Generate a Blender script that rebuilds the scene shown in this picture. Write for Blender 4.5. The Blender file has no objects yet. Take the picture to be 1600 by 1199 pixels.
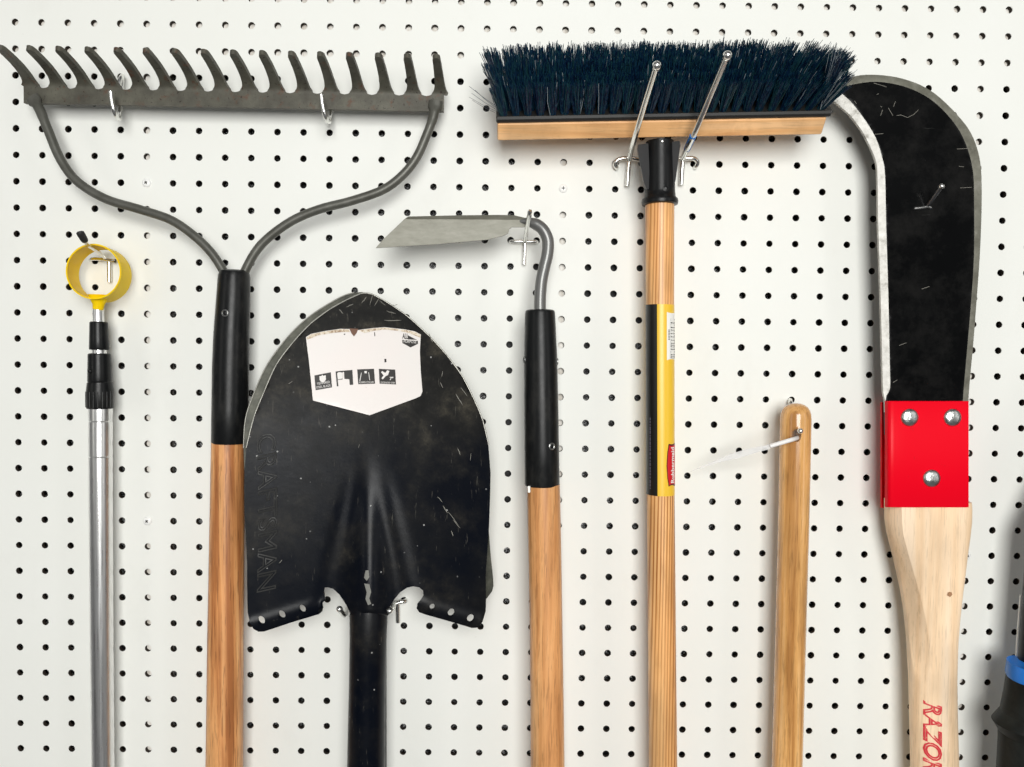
import bpy, bmesh, math, random
from mathutils import Vector, Matrix, Euler
from mathutils.geometry import delaunay_2d_cdt
random.seed(7)
S = bpy.context.scene
COL = S.collection
PI = math.pi

# ------------------------------------------------------------------ camera
CX, CD, CZ = 0.48168, 0.75655, -0.3209
F = 1200.0
ROT = Euler((1.5397, -0.01232, -0.00477), 'XYZ')
cam_d = bpy.data.cameras.new('camera'); cam = bpy.data.objects.new('camera', cam_d); COL.objects.link(cam)
cam.location = (CX, -CD, CZ); cam.rotation_euler = ROT
cam_d.sensor_width = 36; cam_d.lens = F / 1600 * 36; cam_d.clip_start = 0.01; cam_d.clip_end = 60
S.camera = cam
# ------------------------------------------------------------------ world
W = bpy.data.worlds.new('World'); S.world = W; W.use_nodes = True
nt = W.node_tree; nt.nodes.clear()
wo = nt.nodes.new('ShaderNodeOutputWorld'); wb = nt.nodes.new('ShaderNodeBackground')
tc = nt.nodes.new('ShaderNodeTexCoord'); nz = nt.nodes.new('ShaderNodeTexNoise'); rp = nt.nodes.new('ShaderNodeValToRGB')
nz.inputs['Scale'].default_value = 2.2; nz.inputs['Detail'].default_value = 2.0
rp.color_ramp.elements[0].position = .42; rp.color_ramp.elements[0].color = (.05, .05, .055, 1)
rp.color_ramp.elements[1].position = .62; rp.color_ramp.elements[1].color = (.8, .8, .8, 1)
nt.links.new(tc.outputs['Generated'], nz.inputs['Vector']); nt.links.new(nz.outputs['Fac'], rp.inputs['Fac'])
nt.links.new(rp.outputs['Color'], wb.inputs['Color']); nt.links.new(wb.outputs['Background'], wo.inputs['Surface'])
wb.inputs['Strength'].default_value = 0.36
# ------------------------------------------------------------------ lights
def area(name, loc, target, sx, sy, power, col):
    l = bpy.data.lights.new(name, 'AREA'); l.shape = 'RECTANGLE'; l.size = sx; l.size_y = sy; l.energy = power; l.color = col
    o = bpy.data.objects.new(name, l); COL.objects.link(o); o.location = loc
    o.rotation_euler = (Vector(target) - Vector(loc)).to_track_quat('-Z', 'Y').to_euler()
    return o
area('door_light', (0.70, -2.3, 0.02), (.5, 0, -.35), 1.05, 1.25, 56, (1, 1.0, .975))
area('highlight_light', (3.0, -2.0, 0.0), (.9, 0, -.3), 0.35, 2.2, 7, (1, .99, .96))  # added off-frame strip lamp, there for the long highlight on the varnished pole
area('side_light', (-1.7, -1.9, 0.1), (.4, 0, -.35), 0.6, 1.5, 5, (1, .985, .92))
S.view_settings.view_transform = 'Standard'; S.view_settings.look = 'None'
S.view_settings.exposure = 0.0; S.view_settings.gamma = 1.0; S.view_settings.use_curve_mapping = False
S.render.resolution_x = 1024; S.render.resolution_y = 767
try: S.render.engine = 'CYCLES'
except Exception: pass

# ------------------------------------------------------------------ helpers
RM = ROT.to_matrix()
def P(px, py, h=0.0):
    """pixel of the 1600 px survey of the wall -> point h metres in front of the board"""
    d = RM @ Vector(((px - 800) / F, -(py - 599.5) / F, -1))
    t = (CD - h) / d.y
    return Vector((CX, -CD, CZ)) + d * t
def RR(r, h=0.0): return r * (CD - h) / F

def thing(name, label, cat, loc, group=None):
    o = bpy.data.objects.new(name, None); o.empty_display_size = .02; COL.objects.link(o)
    o.location = loc; o['label'] = label; o['category'] = cat
    if group: o['group'] = group
    return o
def off(par):
    v = Vector((0, 0, 0))
    while par is not None: v = v + par.location; par = par.parent
    return v
def obj(name, vf, mats, parent=None, smooth=35, label=None, kind=None):
    verts, faces = vf[0], vf[1]
    o0 = off(parent)
    me = bpy.data.meshes.new(name)
    me.from_pydata([tuple(Vector(v) - o0) for v in verts], [], faces)
    if not isinstance(mats, (list, tuple)): mats = [mats]
    for m in mats: me.materials.append(m)
    if len(vf) > 2:
        for p, i in zip(me.polygons, vf[2]): p.material_index = i
    bm = bmesh.new(); bm.from_mesh(me)
    bmesh.ops.remove_doubles(bm, verts=bm.verts, dist=1e-7)
    bmesh.ops.recalc_face_normals(bm, faces=bm.faces) if len(vf) < 4 else None
    bm.to_mesh(me); bm.free()
    if smooth:
        me.shade_smooth(); me.set_sharp_from_angle(angle=math.radians(smooth))
    o = bpy.data.objects.new(name, me); COL.objects.link(o)
    if parent: o.parent = parent
    if label: o['label'] = label
    if kind: o['kind'] = kind
    return o
def merge(*ps):
    V, Fc, M = [], [], []
    for p in ps:
        k = len(V); V += list(p[0]); Fc += [tuple(i + k for i in f) for f in p[1]]
        M += list(p[2]) if len(p) > 2 else [0] * len(p[1])
    return V, Fc, M
def tube(pts, rad, n=20, cap=True, flat=None):
    """sweep a circle (optionally squashed: flat = list of (a,b) scale) along pts"""
    pts = [Vector(p) for p in pts]; N = len(pts)
    if not isinstance(rad, (list, tuple)): rad = [rad] * N
    V, Fc = [], []; up = None
    for i, p in enumerate(pts):
        t = (pts[min(i + 1, N - 1)] - pts[max(i - 1, 0)]).normalized()
        if up is None:
            up = Vector((0, -1, 0)) if abs(t.y) < .9 else Vector((0, 0, 1))
        up = (up - t * up.dot(t)).normalized(); b = t.cross(up)
        fa, fb = flat[i] if flat else (1, 1)
        for k in range(n):
            a = 2 * PI * k / n
            V.append(p + b * (math.cos(a) * rad[i] * fa) + up * (math.sin(a) * rad[i] * fb))
    for i in range(N - 1):
        for k in range(n):
            Fc.append((i * n + k, i * n + (k + 1) % n, (i + 1) * n + (k + 1) % n, (i + 1) * n + k))
    if cap:
        Fc.append(tuple(range(n - 1, -1, -1))); Fc.append(tuple((N - 1) * n + k for k in range(n)))
    return V, Fc
def spline(pts, sub=6):
    pts = [Vector(p) for p in pts]; out = []
    for i in range(len(pts) - 1):
        p0 = pts[max(i - 1, 0)]; p1 = pts[i]; p2 = pts[i + 1]; p3 = pts[min(i + 2, len(pts) - 1)]
        for k in range(sub):
            t = k / sub
            out.append(.5 * ((2 * p1) + (p2 - p0) * t + (2 * p0 - 5 * p1 + 4 * p2 - p3) * t * t + (3 * p1 - p0 - 3 * p2 + p3) * t ** 3))
    out.append(pts[-1]); return out
def rod(px, r_px, h, n=40, cap=True):
    """stack of (x, y) pixel centres with radii, same depth of the axis; h may be a list"""
    hs = h if isinstance(h, (list, tuple)) else [h] * len(px)
    return tube([P(x, y, hh) for (x, y), hh in zip(px, hs)], [RR(r, hh) for r, hh in zip(r_px, hs)], n, cap)
def ball(c, r, n=16):
    V, Fc = [], []
    for i in range(n // 2 + 1):
        th = PI * i / (n // 2)
        for k in range(n):
            a = 2 * PI * k / n
            V.append(Vector(c) + Vector((math.sin(th) * math.cos(a), math.cos(th), math.sin(th) * math.sin(a))) * r)
    for i in range(n // 2):
        for k in range(n): Fc.append((i * n + k, i * n + (k + 1) % n, (i + 1) * n + (k + 1) % n, (i + 1) * n + k))
    return V, Fc
def disc_y(c, prof, n=24, tilt=0.0):
    """lathe round the -y direction: prof = [(radius, forward)]"""
    V, Fc = [], []
    R = Matrix.Rotation(tilt, 3, 'Z')
    for r, f in prof:
        for k in range(n):
            a = 2 * PI * k / n
            V.append(Vector(c) + R @ Vector((r * math.cos(a), -f, r * math.sin(a))))
    for i in range(len(prof) - 1):
        for k in range(n): Fc.append((i * n + k, i * n + (k + 1) % n, (i + 1) * n + (k + 1) % n, (i + 1) * n + k))
    Fc.append(tuple((len(prof) - 1) * n + k for k in range(n)))
    return V, Fc
def inpoly(x, y, poly):
    c = False; j = len(poly) - 1
    for i in range(len(poly)):
        xi, yi = poly[i]; xj, yj = poly[j]
        if (yi > y) != (yj > y) and x < (xj - xi) * (y - yi) / (yj - yi) + xi: c = not c
        j = i
    return c
def cdt(outline, holes=(), step=8, lines=()):
    pts, edges = [], []
    def addloop(lp, close=True):
        k = len(pts); pts.extend(Vector(p) for p in lp)
        for i in range(len(lp) - (0 if close else 1)): edges.append((k + i, k + (i + 1) % len(lp)))
    addloop(outline)
    for h in holes: addloop(h)
    for l in lines: addloop(l, False)
    x0 = min(p[0] for p in outline); x1 = max(p[0] for p in outline); y0 = min(p[1] for p in outline); y1 = max(p[1] for p in outline)
    if step:
        y = y0 + step / 2; r = 0
        while y < y1:
            x = x0 + step / 2 + (r % 2) * step / 2
            while x < x1:
                if inpoly(x, y, outline) and not any(inpoly(x, y, h) for h in holes): pts.append(Vector((x, y)))
                x += step
            y += step * .87; r += 1
    v, e, f, *_ = delaunay_2d_cdt(pts, edges, [], 0, 1e-5)
    tr = []
    for t in f:
        cx = sum(v[i].x for i in t) / 3; cy = sum(v[i].y for i in t) / 3
        if inpoly(cx, cy, outline) and not any(inpoly(cx, cy, h) for h in holes): tr.append(tuple(t))
    return [(q.x, q.y) for q in v], tr
def plate(outline, hf, th, holes=(), step=8, lines=(), matf=None, mapf=None, taper=0):
    """sheet with real thickness: front follows depth hf(px,py), back lies th behind"""
    v, tr = cdt(outline, holes, step, lines)
    n = len(v)
    if mapf is None: mapf = lambda x, y, d: P(x, y, (hf(x, y) if callable(hf) else hf)) + Vector((0, d, 0))
    V = [mapf(x, y, 0) for x, y in v] + [mapf(x, y, th) for x, y in v]
    Fc, M = [], []; cnt = {}
    for t in tr:
        cx = sum(v[i][0] for i in t) / 3; cy = sum(v[i][1] for i in t) / 3
        m = matf(cx, cy) if matf else 0
        Fc.append(t); M.append(m); Fc.append(tuple(i + n for i in reversed(t))); M.append(m)
        for a, b in ((t[0], t[1]), (t[1], t[2]), (t[2], t[0])):
            cnt.setdefault((min(a, b), max(a, b)), []).append((a, b, m))
    for k, l in cnt.items():
        if len(l) == 1:
            a, b, m = l[0]; Fc.append((b, a, a + n, b + n)); M.append(m)
    return V, Fc, M
def sheet(outline, mapf, step=0, matf=None):
    v, tr = cdt(outline, (), step)
    V = [mapf(x, y) for x, y in v]
    return V, tr, [matf(sum(v[i][0] for i in t) / 3, sum(v[i][1] for i in t) / 3) if matf else 0 for t in tr], True
def smooth_poly(pts, sub=4, closed=True):
    n = len(pts); out = []
    rng = n if closed else n - 1
    for i in range(rng):
        if closed: p = [Vector(pts[(i + k) % n]) for k in (-1, 0, 1, 2)]
        else: p = [Vector(pts[max(0, min(n - 1, i + k))]) for k in (-1, 0, 1, 2)]
        for k in range(sub):
            t = k / sub
            q = .5 * ((2 * p[1]) + (p[2] - p[0]) * t + (2 * p[0] - 5 * p[1] + 4 * p[2] - p[3]) * t * t + (3 * p[1] - p[0] - 3 * p[2] + p[3]) * t ** 3)
            out.append((q.x, q.y))
    if not closed: out.append(tuple(pts[-1]))
    return out
def text2d(s, w, h, outline=0.0, shear=0.0, bold=0.0, space=1.0):
    """flat lettering scaled to w x h; returns verts (x,y,z), faces"""
    cu = bpy.data.curves.new('lettering', 'FONT'); cu.body = s; cu.size = 1; cu.shear = shear; cu.space_character = space
    cu.resolution_u = 3
    if outline:
        cu.fill_mode = 'NONE'; cu.bevel_depth = outline; cu.bevel_resolution = 1
    cu.offset = bold
    o = bpy.data.objects.new('lettering', cu); COL.objects.link(o)
    dg = bpy.context.evaluated_depsgraph_get(); dg.update()
    me = bpy.data.meshes.new_from_object(o.evaluated_get(dg))
    V = [v.co.copy() for v in me.vertices]; Fc = [tuple(p.vertices) for p in me.polygons]
    bpy.data.objects.remove(o); bpy.data.meshes.remove(me); bpy.data.curves.remove(cu)
    x0 = min(v.x for v in V); x1 = max(v.x for v in V); y0 = min(v.y for v in V); y1 = max(v.y for v in V)
    return [((v.x - x0) / (x1 - x0) * w, (v.y - y0) / (y1 - y0) * h, v.z * w / (x1 - x0)) for v in V], Fc

# ------------------------------------------------------------------ materials
def mat(name, base=(.5, .5, .5), rough=.5, metal=0.0, spec=.5, coat=0.0, alpha=1.0, trans=0.0):
    m = bpy.data.materials.new(name); m.use_nodes = True
    b = m.node_tree.nodes['Principled BSDF']
    b.inputs['Base Color'].default_value = (*base, 1); b.inputs['Roughness'].default_value = rough
    b.inputs['Metallic'].default_value = metal; b.inputs['Specular IOR Level'].default_value = spec
    b.inputs['Coat Weight'].default_value = coat; b.inputs['Alpha'].default_value = alpha
    b.inputs['Transmission Weight'].default_value = trans
    return m
def N(m, t, **kw):
    n = m.node_tree.nodes.new(t)
    for k, v in kw.items():
        if k in n.inputs: n.inputs[k].default_value = v
        else: setattr(n, k, v)
    return n
def L(m, a, b): m.node_tree.links.new(a, b)
def coords(m, scale=(1, 1, 1), loc=(0, 0, 0), rot=(0, 0, 0)):
    t = N(m, 'ShaderNodeTexCoord'); p = N(m, 'ShaderNodeMapping')
    p.inputs['Scale'].default_value = scale; p.inputs['Location'].default_value = loc; p.inputs['Rotation'].default_value = rot
    L(m, t.outputs['Object'], p.inputs['Vector']); return p.outputs['Vector']
def noise(m, vec, scale, detail=4, rough=.5, dist=0.0):
    n = N(m, 'ShaderNodeTexNoise'); n.inputs['Scale'].default_value = scale; n.inputs['Detail'].default_value = detail
    n.inputs['Roughness'].default_value = rough; n.inputs['Distortion'].default_value = dist
    L(m, vec, n.inputs['Vector']); return n.outputs['Fac']
def ramp(m, fac, stops):
    r = N(m, 'ShaderNodeValToRGB'); e = r.color_ramp.elements
    while len(e) < len(stops): e.new(.5)
    for el, (p, c) in zip(e, stops):
        el.position = p; el.color = (*c, 1) if len(c) == 3 else c
    L(m, fac, r.inputs['Fac']); return r.outputs['Color']
def g(v): return (v, v, v)
def mix(m, fac, a, b, mode='MIX'):
    x = N(m, 'ShaderNodeMix'); x.data_type = 'RGBA'; x.blend_type = mode
    for s, v in ((x.inputs[0], fac), (x.inputs[6], a), (x.inputs[7], b)):
        if hasattr(v, 'is_linked') or hasattr(v, 'links'): L(m, v, s)
        elif isinstance(v, (tuple, list)): s.default_value = (*v, 1)
        else: s.default_value = v
    return x.outputs[2]
def B(m): return m.node_tree.nodes['Principled BSDF']
def bump(m, fac, strength, dist=.001):
    b = N(m, 'ShaderNodeBump'); b.inputs['Strength'].default_value = strength; b.inputs['Distance'].default_value = dist
    L(m, fac, b.inputs['Height']); L(m, b.outputs['Normal'], B(m).inputs['Normal'])

def wood(name, c0, c1, c2, rough=.42, coarse=90, stripes=None, coat=0.0, pores=.35, seed=0.0, stretch=.035):
    m = mat(name, c1, rough, coat=coat)
    v = coords(m, (.06, 1, 1) if stretch == 1.0 else (1, 1, stretch), (seed, seed * .7, seed * .3))
    n1 = noise(m, v, coarse, 6, .6, .6)
    col = ramp(m, n1, [(.36, c0), (.5, c1), (.64, c2)])
    if stripes:
        w = N(m, 'ShaderNodeTexWave'); w.wave_type = 'BANDS'; w.bands_direction = 'X'
        w.inputs['Scale'].default_value = stripes[0]; w.inputs['Distortion'].default_value = stripes[1]; w.inputs['Detail'].default_value = 2
        w.inputs['Detail Scale'].default_value = stripes[2]
        v2 = coords(m, (1, .3, .03), (seed, seed, seed)); L(m, v2, w.inputs['Vector'])
        st = ramp(m, w.outputs['Fac'], [(.0, g(0)), (.5, g(.1)), (.85, g(1))])
        big = ramp(m, noise(m, coords(m, (1, 1, .1), (seed, 3, 1)), 30, 2), [(.35, g(.25)), (.65, g(1))])
        f = mix(m, 1.0, st, big, 'MULTIPLY')
        col = mix(m, f, col, stripes[3])
    v3 = coords(m, (.06, 1, 1) if stretch == 1.0 else (1, 1, .06), (seed + 2, 0, 0))
    po = ramp(m, noise(m, v3, 620, 3, .6), [(.54, g(0)), (.64, g(1))])
    pf = mix(m, 1.0, po, g(pores), 'MULTIPLY')
    col = mix(m, pf, col, tuple(c * .35 for c in c0))
    kn = ramp(m, noise(m, coords(m, (1, 1, .5), (seed + 9, 1, 4)), 22, 2), [(.35, g(.80)), (.6, g(1.06))])
    col = mix(m, 1.0, col, kn, 'MULTIPLY')
    gr = ramp(m, noise(m, coords(m, (1, 1, .25), (seed, 8, seed)), 38, 6, .7), [(.50, g(0)), (.72, g(.30))])
    col = mix(m, gr, col, tuple(c * .55 for c in c0))
    L(m, col, B(m).inputs['Base Color'])
    bump(m, n1, .12, .0005)
    return m
WHITE = mat('pegboard_white_melamine', (.80, .80, .765), .6, spec=.2)
_v = coords(WHITE); L(WHITE, ramp(WHITE, noise(WHITE, _v, 3.0, 5, .6), [(.3, (.790, .795, .750)), (.7, (.825, .83, .795))]), B(WHITE).inputs['Base Color'])
_g = ramp(WHITE, noise(WHITE, coords(WHITE, (1, 1, .6), (5, 0, 2)), 11, 8, .7), [(.56, g(0)), (.80, g(.22))])
_g2 = ramp(WHITE, noise(WHITE, coords(WHITE, (.35, 1, 1), (1, 0, 7)), 150, 3, .7), [(.72, g(0)), (.78, g(.30))])
_b = B(WHITE).inputs['Base Color'].links[0].from_socket
L(WHITE, mix(WHITE, _g2, mix(WHITE, _g, _b, (.60, .585, .53)), (.48, .46, .42)), B(WHITE).inputs['Base Color'])
bump(WHITE, noise(WHITE, _v, 260, 2), .05, .0003)
CORE = mat('hardboard_core', (.035, .024, .016), .85)
STUD = mat('painted_stud', (.62, .57, .49), .7)
L(STUD, ramp(STUD, noise(STUD, coords(STUD, (1, 1, .2)), 160, 5, .7), [(.30, (.50, .45, .38)), (.6, (.88, .85, .79))]), B(STUD).inputs['Base Color'])
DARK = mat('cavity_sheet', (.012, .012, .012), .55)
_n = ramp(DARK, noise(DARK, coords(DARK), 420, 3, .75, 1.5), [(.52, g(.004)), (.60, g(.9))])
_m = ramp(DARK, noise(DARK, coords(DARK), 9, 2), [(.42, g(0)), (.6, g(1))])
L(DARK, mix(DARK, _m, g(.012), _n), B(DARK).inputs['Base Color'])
CHROME = mat('zinc_plated_wire', (.80, .80, .77), .22, 1.0)
STEEL = mat('brushed_rivet_steel', (.62, .64, .62), .28, 1.0)
bump(STEEL, noise(STEEL, coords(STEEL), 420, 4), .5, .0008)
ALU = mat('satin_aluminium', (.80, .80, .79), .3, .95)
L(ALU, ramp(ALU, noise(ALU, coords(ALU, (1, 1, .03)), 700, 3), [(.3, g(.26)), (.7, g(.34))]), B(ALU).inputs['Roughness'])
BLACKP = mat('black_plastic', (.006, .006, .007), .33, spec=.24)
L(BLACKP, ramp(BLACKP, noise(BLACKP, coords(BLACKP), 60, 6, .7), [(.3, g(.26)), (.75, g(.42))]), B(BLACKP).inputs['Roughness'])
_s = ramp(BLACKP, noise(BLACKP, coords(BLACKP, (1, 1, .35)), 260, 6, .75), [(.70, (.006, .0065, .007)), (.78, (.06, .06, .06))])
_d = ramp(BLACKP, noise(BLACKP, coords(BLACKP, (1, 1, .5), (4, 2, 1)), 38, 7, .75), [(.50, g(0)), (.72, g(.75))])
L(BLACKP, mix(BLACKP, _d, _s, (.030, .029, .026)), B(BLACKP).inputs['Base Color'])
RIV = mat('dull_rivet', (.32, .32, .31), .35, .9)
RUBBER = mat('black_rubber', (.012, .012, .012), .6)
YEL = mat('yellow_plastic', (.88, .60, .002), .45, spec=.15); B(YEL).inputs['Subsurface Weight'].default_value = .15; B(YEL).inputs['Subsurface Radius'].default_value = (.01, .006, .001)
# weathered grey steel of the rake
RAKE = mat('weathered_rake_steel', (.10, .095, .08), .55, .2)
_v = coords(RAKE)
_c = ramp(RAKE, noise(RAKE, _v, 45, 6, .65), [(.3, (.050, .045, .034)), (.5, (.080, .076, .058)), (.72, (.120, .115, .088))])
_r = ramp(RAKE, noise(RAKE, coords(RAKE, loc=(3, 1, 2)), 75, 5, .75), [(.56, g(0)), (.68, g(.85))])
_c = mix(RAKE, _r, _c, (.10, .035, .014))
_k = ramp(RAKE, noise(RAKE, coords(RAKE, loc=(7, 1, 2)), 330, 3, .6), [(.62, g(0)), (.68, g(1))])
_c = mix(RAKE, _k, _c, (.02, .012, .008)); L(RAKE, _c, B(RAKE).inputs['Base Color'])
bump(RAKE, noise(RAKE, _v, 300, 5), .35, .0006)
GREY = mat('grey_painted_rod', (.125, .125, .11), .42, .3)
L(GREY, ramp(GREY, noise(GREY, coords(GREY), 50, 6, .7), [(.3, (.07, .069, .057)), (.7, (.125, .124, .108))]), B(GREY).inputs['Base Color'])
HOE = mat('hoe_blade_steel', (.26, .26, .22), .5, .15)
_c = ramp(HOE, noise(HOE, coords(HOE, (1, 1, 3)), 40, 7, .7), [(.3, (.16, .155, .12)), (.5, (.21, .205, .165)), (.75, (.28, .27, .23))])
_r = ramp(HOE, noise(HOE, coords(HOE, loc=(4, 4, 4)), 150, 5, .7), [(.66, g(0)), (.76, g(.55))])
L(HOE, mix(HOE, _r, _c, (.13, .09, .055)), B(HOE).inputs['Base Color'])
NECK = mat('gooseneck_grey', (.17, .17, .165), .34, .45)
# shovel paint: gloss black, worn to a dusty matt film towards the digging end
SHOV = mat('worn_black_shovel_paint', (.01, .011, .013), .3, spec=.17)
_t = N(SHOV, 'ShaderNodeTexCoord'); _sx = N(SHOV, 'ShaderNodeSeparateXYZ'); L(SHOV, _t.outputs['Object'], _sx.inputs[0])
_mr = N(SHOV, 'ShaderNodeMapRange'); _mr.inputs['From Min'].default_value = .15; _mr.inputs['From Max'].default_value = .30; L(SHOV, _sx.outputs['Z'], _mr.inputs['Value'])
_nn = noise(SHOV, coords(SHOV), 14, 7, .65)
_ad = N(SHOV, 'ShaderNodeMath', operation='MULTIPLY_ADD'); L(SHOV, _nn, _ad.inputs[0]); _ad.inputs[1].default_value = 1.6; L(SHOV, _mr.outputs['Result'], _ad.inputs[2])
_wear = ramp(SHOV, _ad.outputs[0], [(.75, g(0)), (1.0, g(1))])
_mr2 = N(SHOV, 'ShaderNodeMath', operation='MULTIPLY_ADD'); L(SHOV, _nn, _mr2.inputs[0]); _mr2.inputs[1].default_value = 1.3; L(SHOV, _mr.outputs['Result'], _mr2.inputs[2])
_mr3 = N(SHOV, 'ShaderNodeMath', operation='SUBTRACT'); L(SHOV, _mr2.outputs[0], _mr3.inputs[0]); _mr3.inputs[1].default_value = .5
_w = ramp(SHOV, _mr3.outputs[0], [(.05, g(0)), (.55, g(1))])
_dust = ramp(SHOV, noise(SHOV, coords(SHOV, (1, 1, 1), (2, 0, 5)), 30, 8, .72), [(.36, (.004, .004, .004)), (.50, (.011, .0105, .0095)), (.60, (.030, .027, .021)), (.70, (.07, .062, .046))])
_c = mix(SHOV, _w, (.0016, .0028, .0062), _dust)  # bluish sheen painted into the base colour of the less worn lower part
_sc = noise(SHOV, coords(SHOV, (1, 1, .13), rot=(0, .6, 0)), 260, 4, .75)
_c = mix(SHOV, ramp(SHOV, _sc, [(.65, g(0)), (.72, g(.6))]), _c, (.10, .095, .08))
_sc2 = noise(SHOV, coords(SHOV, (1, 1, .10), (3, 0, 3), rot=(0, -.9, 0)), 300, 4, .75)
_c = mix(SHOV, ramp(SHOV, _sc2, [(.65, g(0)), (.73, g(.5))]), _c, (.11, .10, .085))
_vo = N(SHOV, 'ShaderNodeTexVoronoi'); _vo.inputs['Scale'].default_value = 95; _vo.inputs['Randomness'].default_value = 1; L(SHOV, coords(SHOV), _vo.inputs['Vector'])
_ch = ramp(SHOV, _vo.outputs['Distance'], [(.055, g(1)), (.09, g(0))])
_cm = ramp(SHOV, noise(SHOV, coords(SHOV, loc=(8, 8, 8)), 36, 1), [(.52, g(0)), (.58, g(1))])
_c = mix(SHOV, mix(SHOV, 1.0, _ch, _cm, 'MULTIPLY'), _c, (.34, .34, .33))
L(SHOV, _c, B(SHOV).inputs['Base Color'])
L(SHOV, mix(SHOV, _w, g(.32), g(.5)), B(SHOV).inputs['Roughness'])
bump(SHOV, noise(SHOV, coords(SHOV), 55, 6, .6), .22, .0012)
OLIVE = mat('muddy_shovel_edge', (.07, .07, .055), .5, .3)
_c = ramp(OLIVE, noise(OLIVE, coords(OLIVE), 60, 7, .7), [(.35, (.035, .036, .028)), (.55, (.085, .086, .066)), (.75, (.15, .145, .12))])
L(OLIVE, _c, B(OLIVE).inputs['Base Color'])
EDGE = mat('bare_shovel_edge', (.40, .39, .35), .4, .6)
STICK = mat('worn_white_sticker', (.80, .76, .73), .45)
_c = ramp(STICK, noise(STICK, coords(STICK), 16, 4), [(.3, (.80, .77, .74)), (.7, (.83, .76, .73))])
_e = ramp(STICK, noise(STICK, coords(STICK, loc=(1, 5, 2)), 150, 5, .7), [(.68, g(0)), (.78, g(.7))])
L(STICK, mix(STICK, _e, _c, (.42, .26, .18)), B(STICK).inputs['Base Color'])
INK = mat('black_print', (.02, .017, .015), .5)
PAPER = mat('white_print', (.80, .77, .74), .5)
LBLACK = mat('label_black', (.006, .005, .004), .35)
LYEL = mat('label_yellow', (.84, .52, .035), .32)
LRED = mat('label_red', (.60, .008, .015), .35)
LBORD = mat('label_dark_red', (.10, .004, .006), .4)
LWHITE = mat('label_white', (.84, .83, .78), .4)
FAINT = mat('faint_grey_print', (.10, .09, .12), .5)
# broom
BRIS = mat('navy_bristle', (.006, .012, .030), .30)
_hi = N(BRIS, 'ShaderNodeObjectInfo')
_c = ramp(BRIS, noise(BRIS, coords(BRIS, (1, 1, .12)), 420, 2, .6), [(.32, (.0015, .0035, .0090)), (.46, (.002, .011, .040)), (.60, (.003, .026, .050)), (.72, (.022, .060, .090))])
L(BRIS, _c, B(BRIS).inputs['Base Color'])
BRTIP = mat('pale_glint_bristle', (.24, .27, .29), .32)  # glints on the strands, painted as a pale colour
BRTEAL = mat('teal_bristle', (.010, .045, .055), .3)
BASE = mat('bristle_set_black', (.012, .011, .010), .55)
BLOCKW = wood('broom_block_wood', (.70, .34, .13), (.88, .49, .21), (.92, .56, .28), .5, 60, pores=.2, seed=1.3, stretch=1.0)
ASH1 = wood('rake_handle_ash', (.42, .150, .045), (.72, .32, .115), (.88, .48, .20), .40, 110, pores=.5, seed=2.1)
ASH2 = wood('hoe_handle_ash', (.52, .215, .070), (.76, .36, .135), (.90, .49, .21), .38, 100, pores=.4, seed=5.7)
PINE = wood('broom_handle_pine', (.66, .30, .10), (.88, .48, .19), (.93, .58, .27), .38, 60, stripes=(110, 2.6, 1.5, (.40, .13, .018)), pores=.2, seed=3.3)
BAM = wood('varnished_pole_wood', (.46, .21, .06), (.72, .38, .13), (.84, .50, .21), .20, 90, pores=.35, seed=8.2, coat=.35)
HICK = wood('pale_hickory', (.78, .52, .30), (.90, .66, .43), (.94, .73, .52), .45, 40, pores=.22, seed=6.4)
RED = mat('red_painted_clamp', (.80, .0015, .014), .33, spec=.12)
_c = ramp(RED, noise(RED, coords(RED), 70, 7, .75), [(.62, g(0)), (.74, g(.5))])
L(RED, mix(RED, _c, (.80, .0015, .014), (.30, .02, .02)), B(RED).inputs['Base Color'])
REDT = mat('red_stamped_ink', (.66, .045, .06), .5)
_n = ramp(REDT, noise(REDT, coords(REDT), 420, 4, .7), [(.30, (.80, .45, .30)), (.42, (.66, .035, .05))]); L(REDT, _n, B(REDT).inputs['Base Color'])
AXE = mat('black_axe_lacquer', (.008, .008, .0085), .26, spec=.16)
_c = ramp(AXE, noise(AXE, coords(AXE), 28, 7, .7), [(.45, (.0018, .002, .0022)), (.75, (.013, .0125, .012))])
_sc = noise(AXE, coords(AXE, (.10, 1, 1), rot=(0, .12, 0)), 300, 3, .7)
_c = mix(AXE, ramp(AXE, _sc, [(.72, g(0)), (.80, g(.3))]), _c, (.10, .10, .095))
L(AXE, _c, B(AXE).inputs['Base Color'])
L(AXE, ramp(AXE, noise(AXE, coords(AXE), 12, 5), [(.35, g(.12)), (.65, g(.22))]), B(AXE).inputs['Roughness'])
GROUND = mat('ground_cutting_bevel', (.60, .59, .56), .5, .3)
_c = ramp(GROUND, noise(GROUND, coords(GROUND), 110, 6, .75), [(.30, (.20, .19, .165)), (.45, (.42, .41, .38)), (.7, (.56, .55, .52))]); L(GROUND, _c, B(GROUND).inputs['Base Color'])
bump(GROUND, noise(GROUND, coords(GROUND), 160, 4), .5, .0007)
DULL = mat('dull_back_bevel', (.22, .215, .17), .45, .5)
_c = ramp(DULL, noise(DULL, coords(DULL), 60, 6, .7), [(.35, (.15, .145, .115)), (.6, (.25, .245, .20)), (.75, (.34, .33, .29))]); L(DULL, _c, B(DULL).inputs['Base Color'])
BLUE = mat('blue_plastic', (.012, .20, .72), .35)
GRIP = mat('charcoal_moulded_grip', (.018, .020, .019), .5, spec=.2)
L(GRIP, ramp(GRIP, noise(GRIP, coords(GRIP), 30, 6, .7), [(.35, (.005, .006, .0055)), (.7, (.022, .025, .023))]), B(GRIP).inputs['Base Color'])
CORD = mat('white_cord', (.82, .80, .78), .5)
FILM = mat('clear_film', (.9, .9, .9), .3, alpha=.55)

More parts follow.
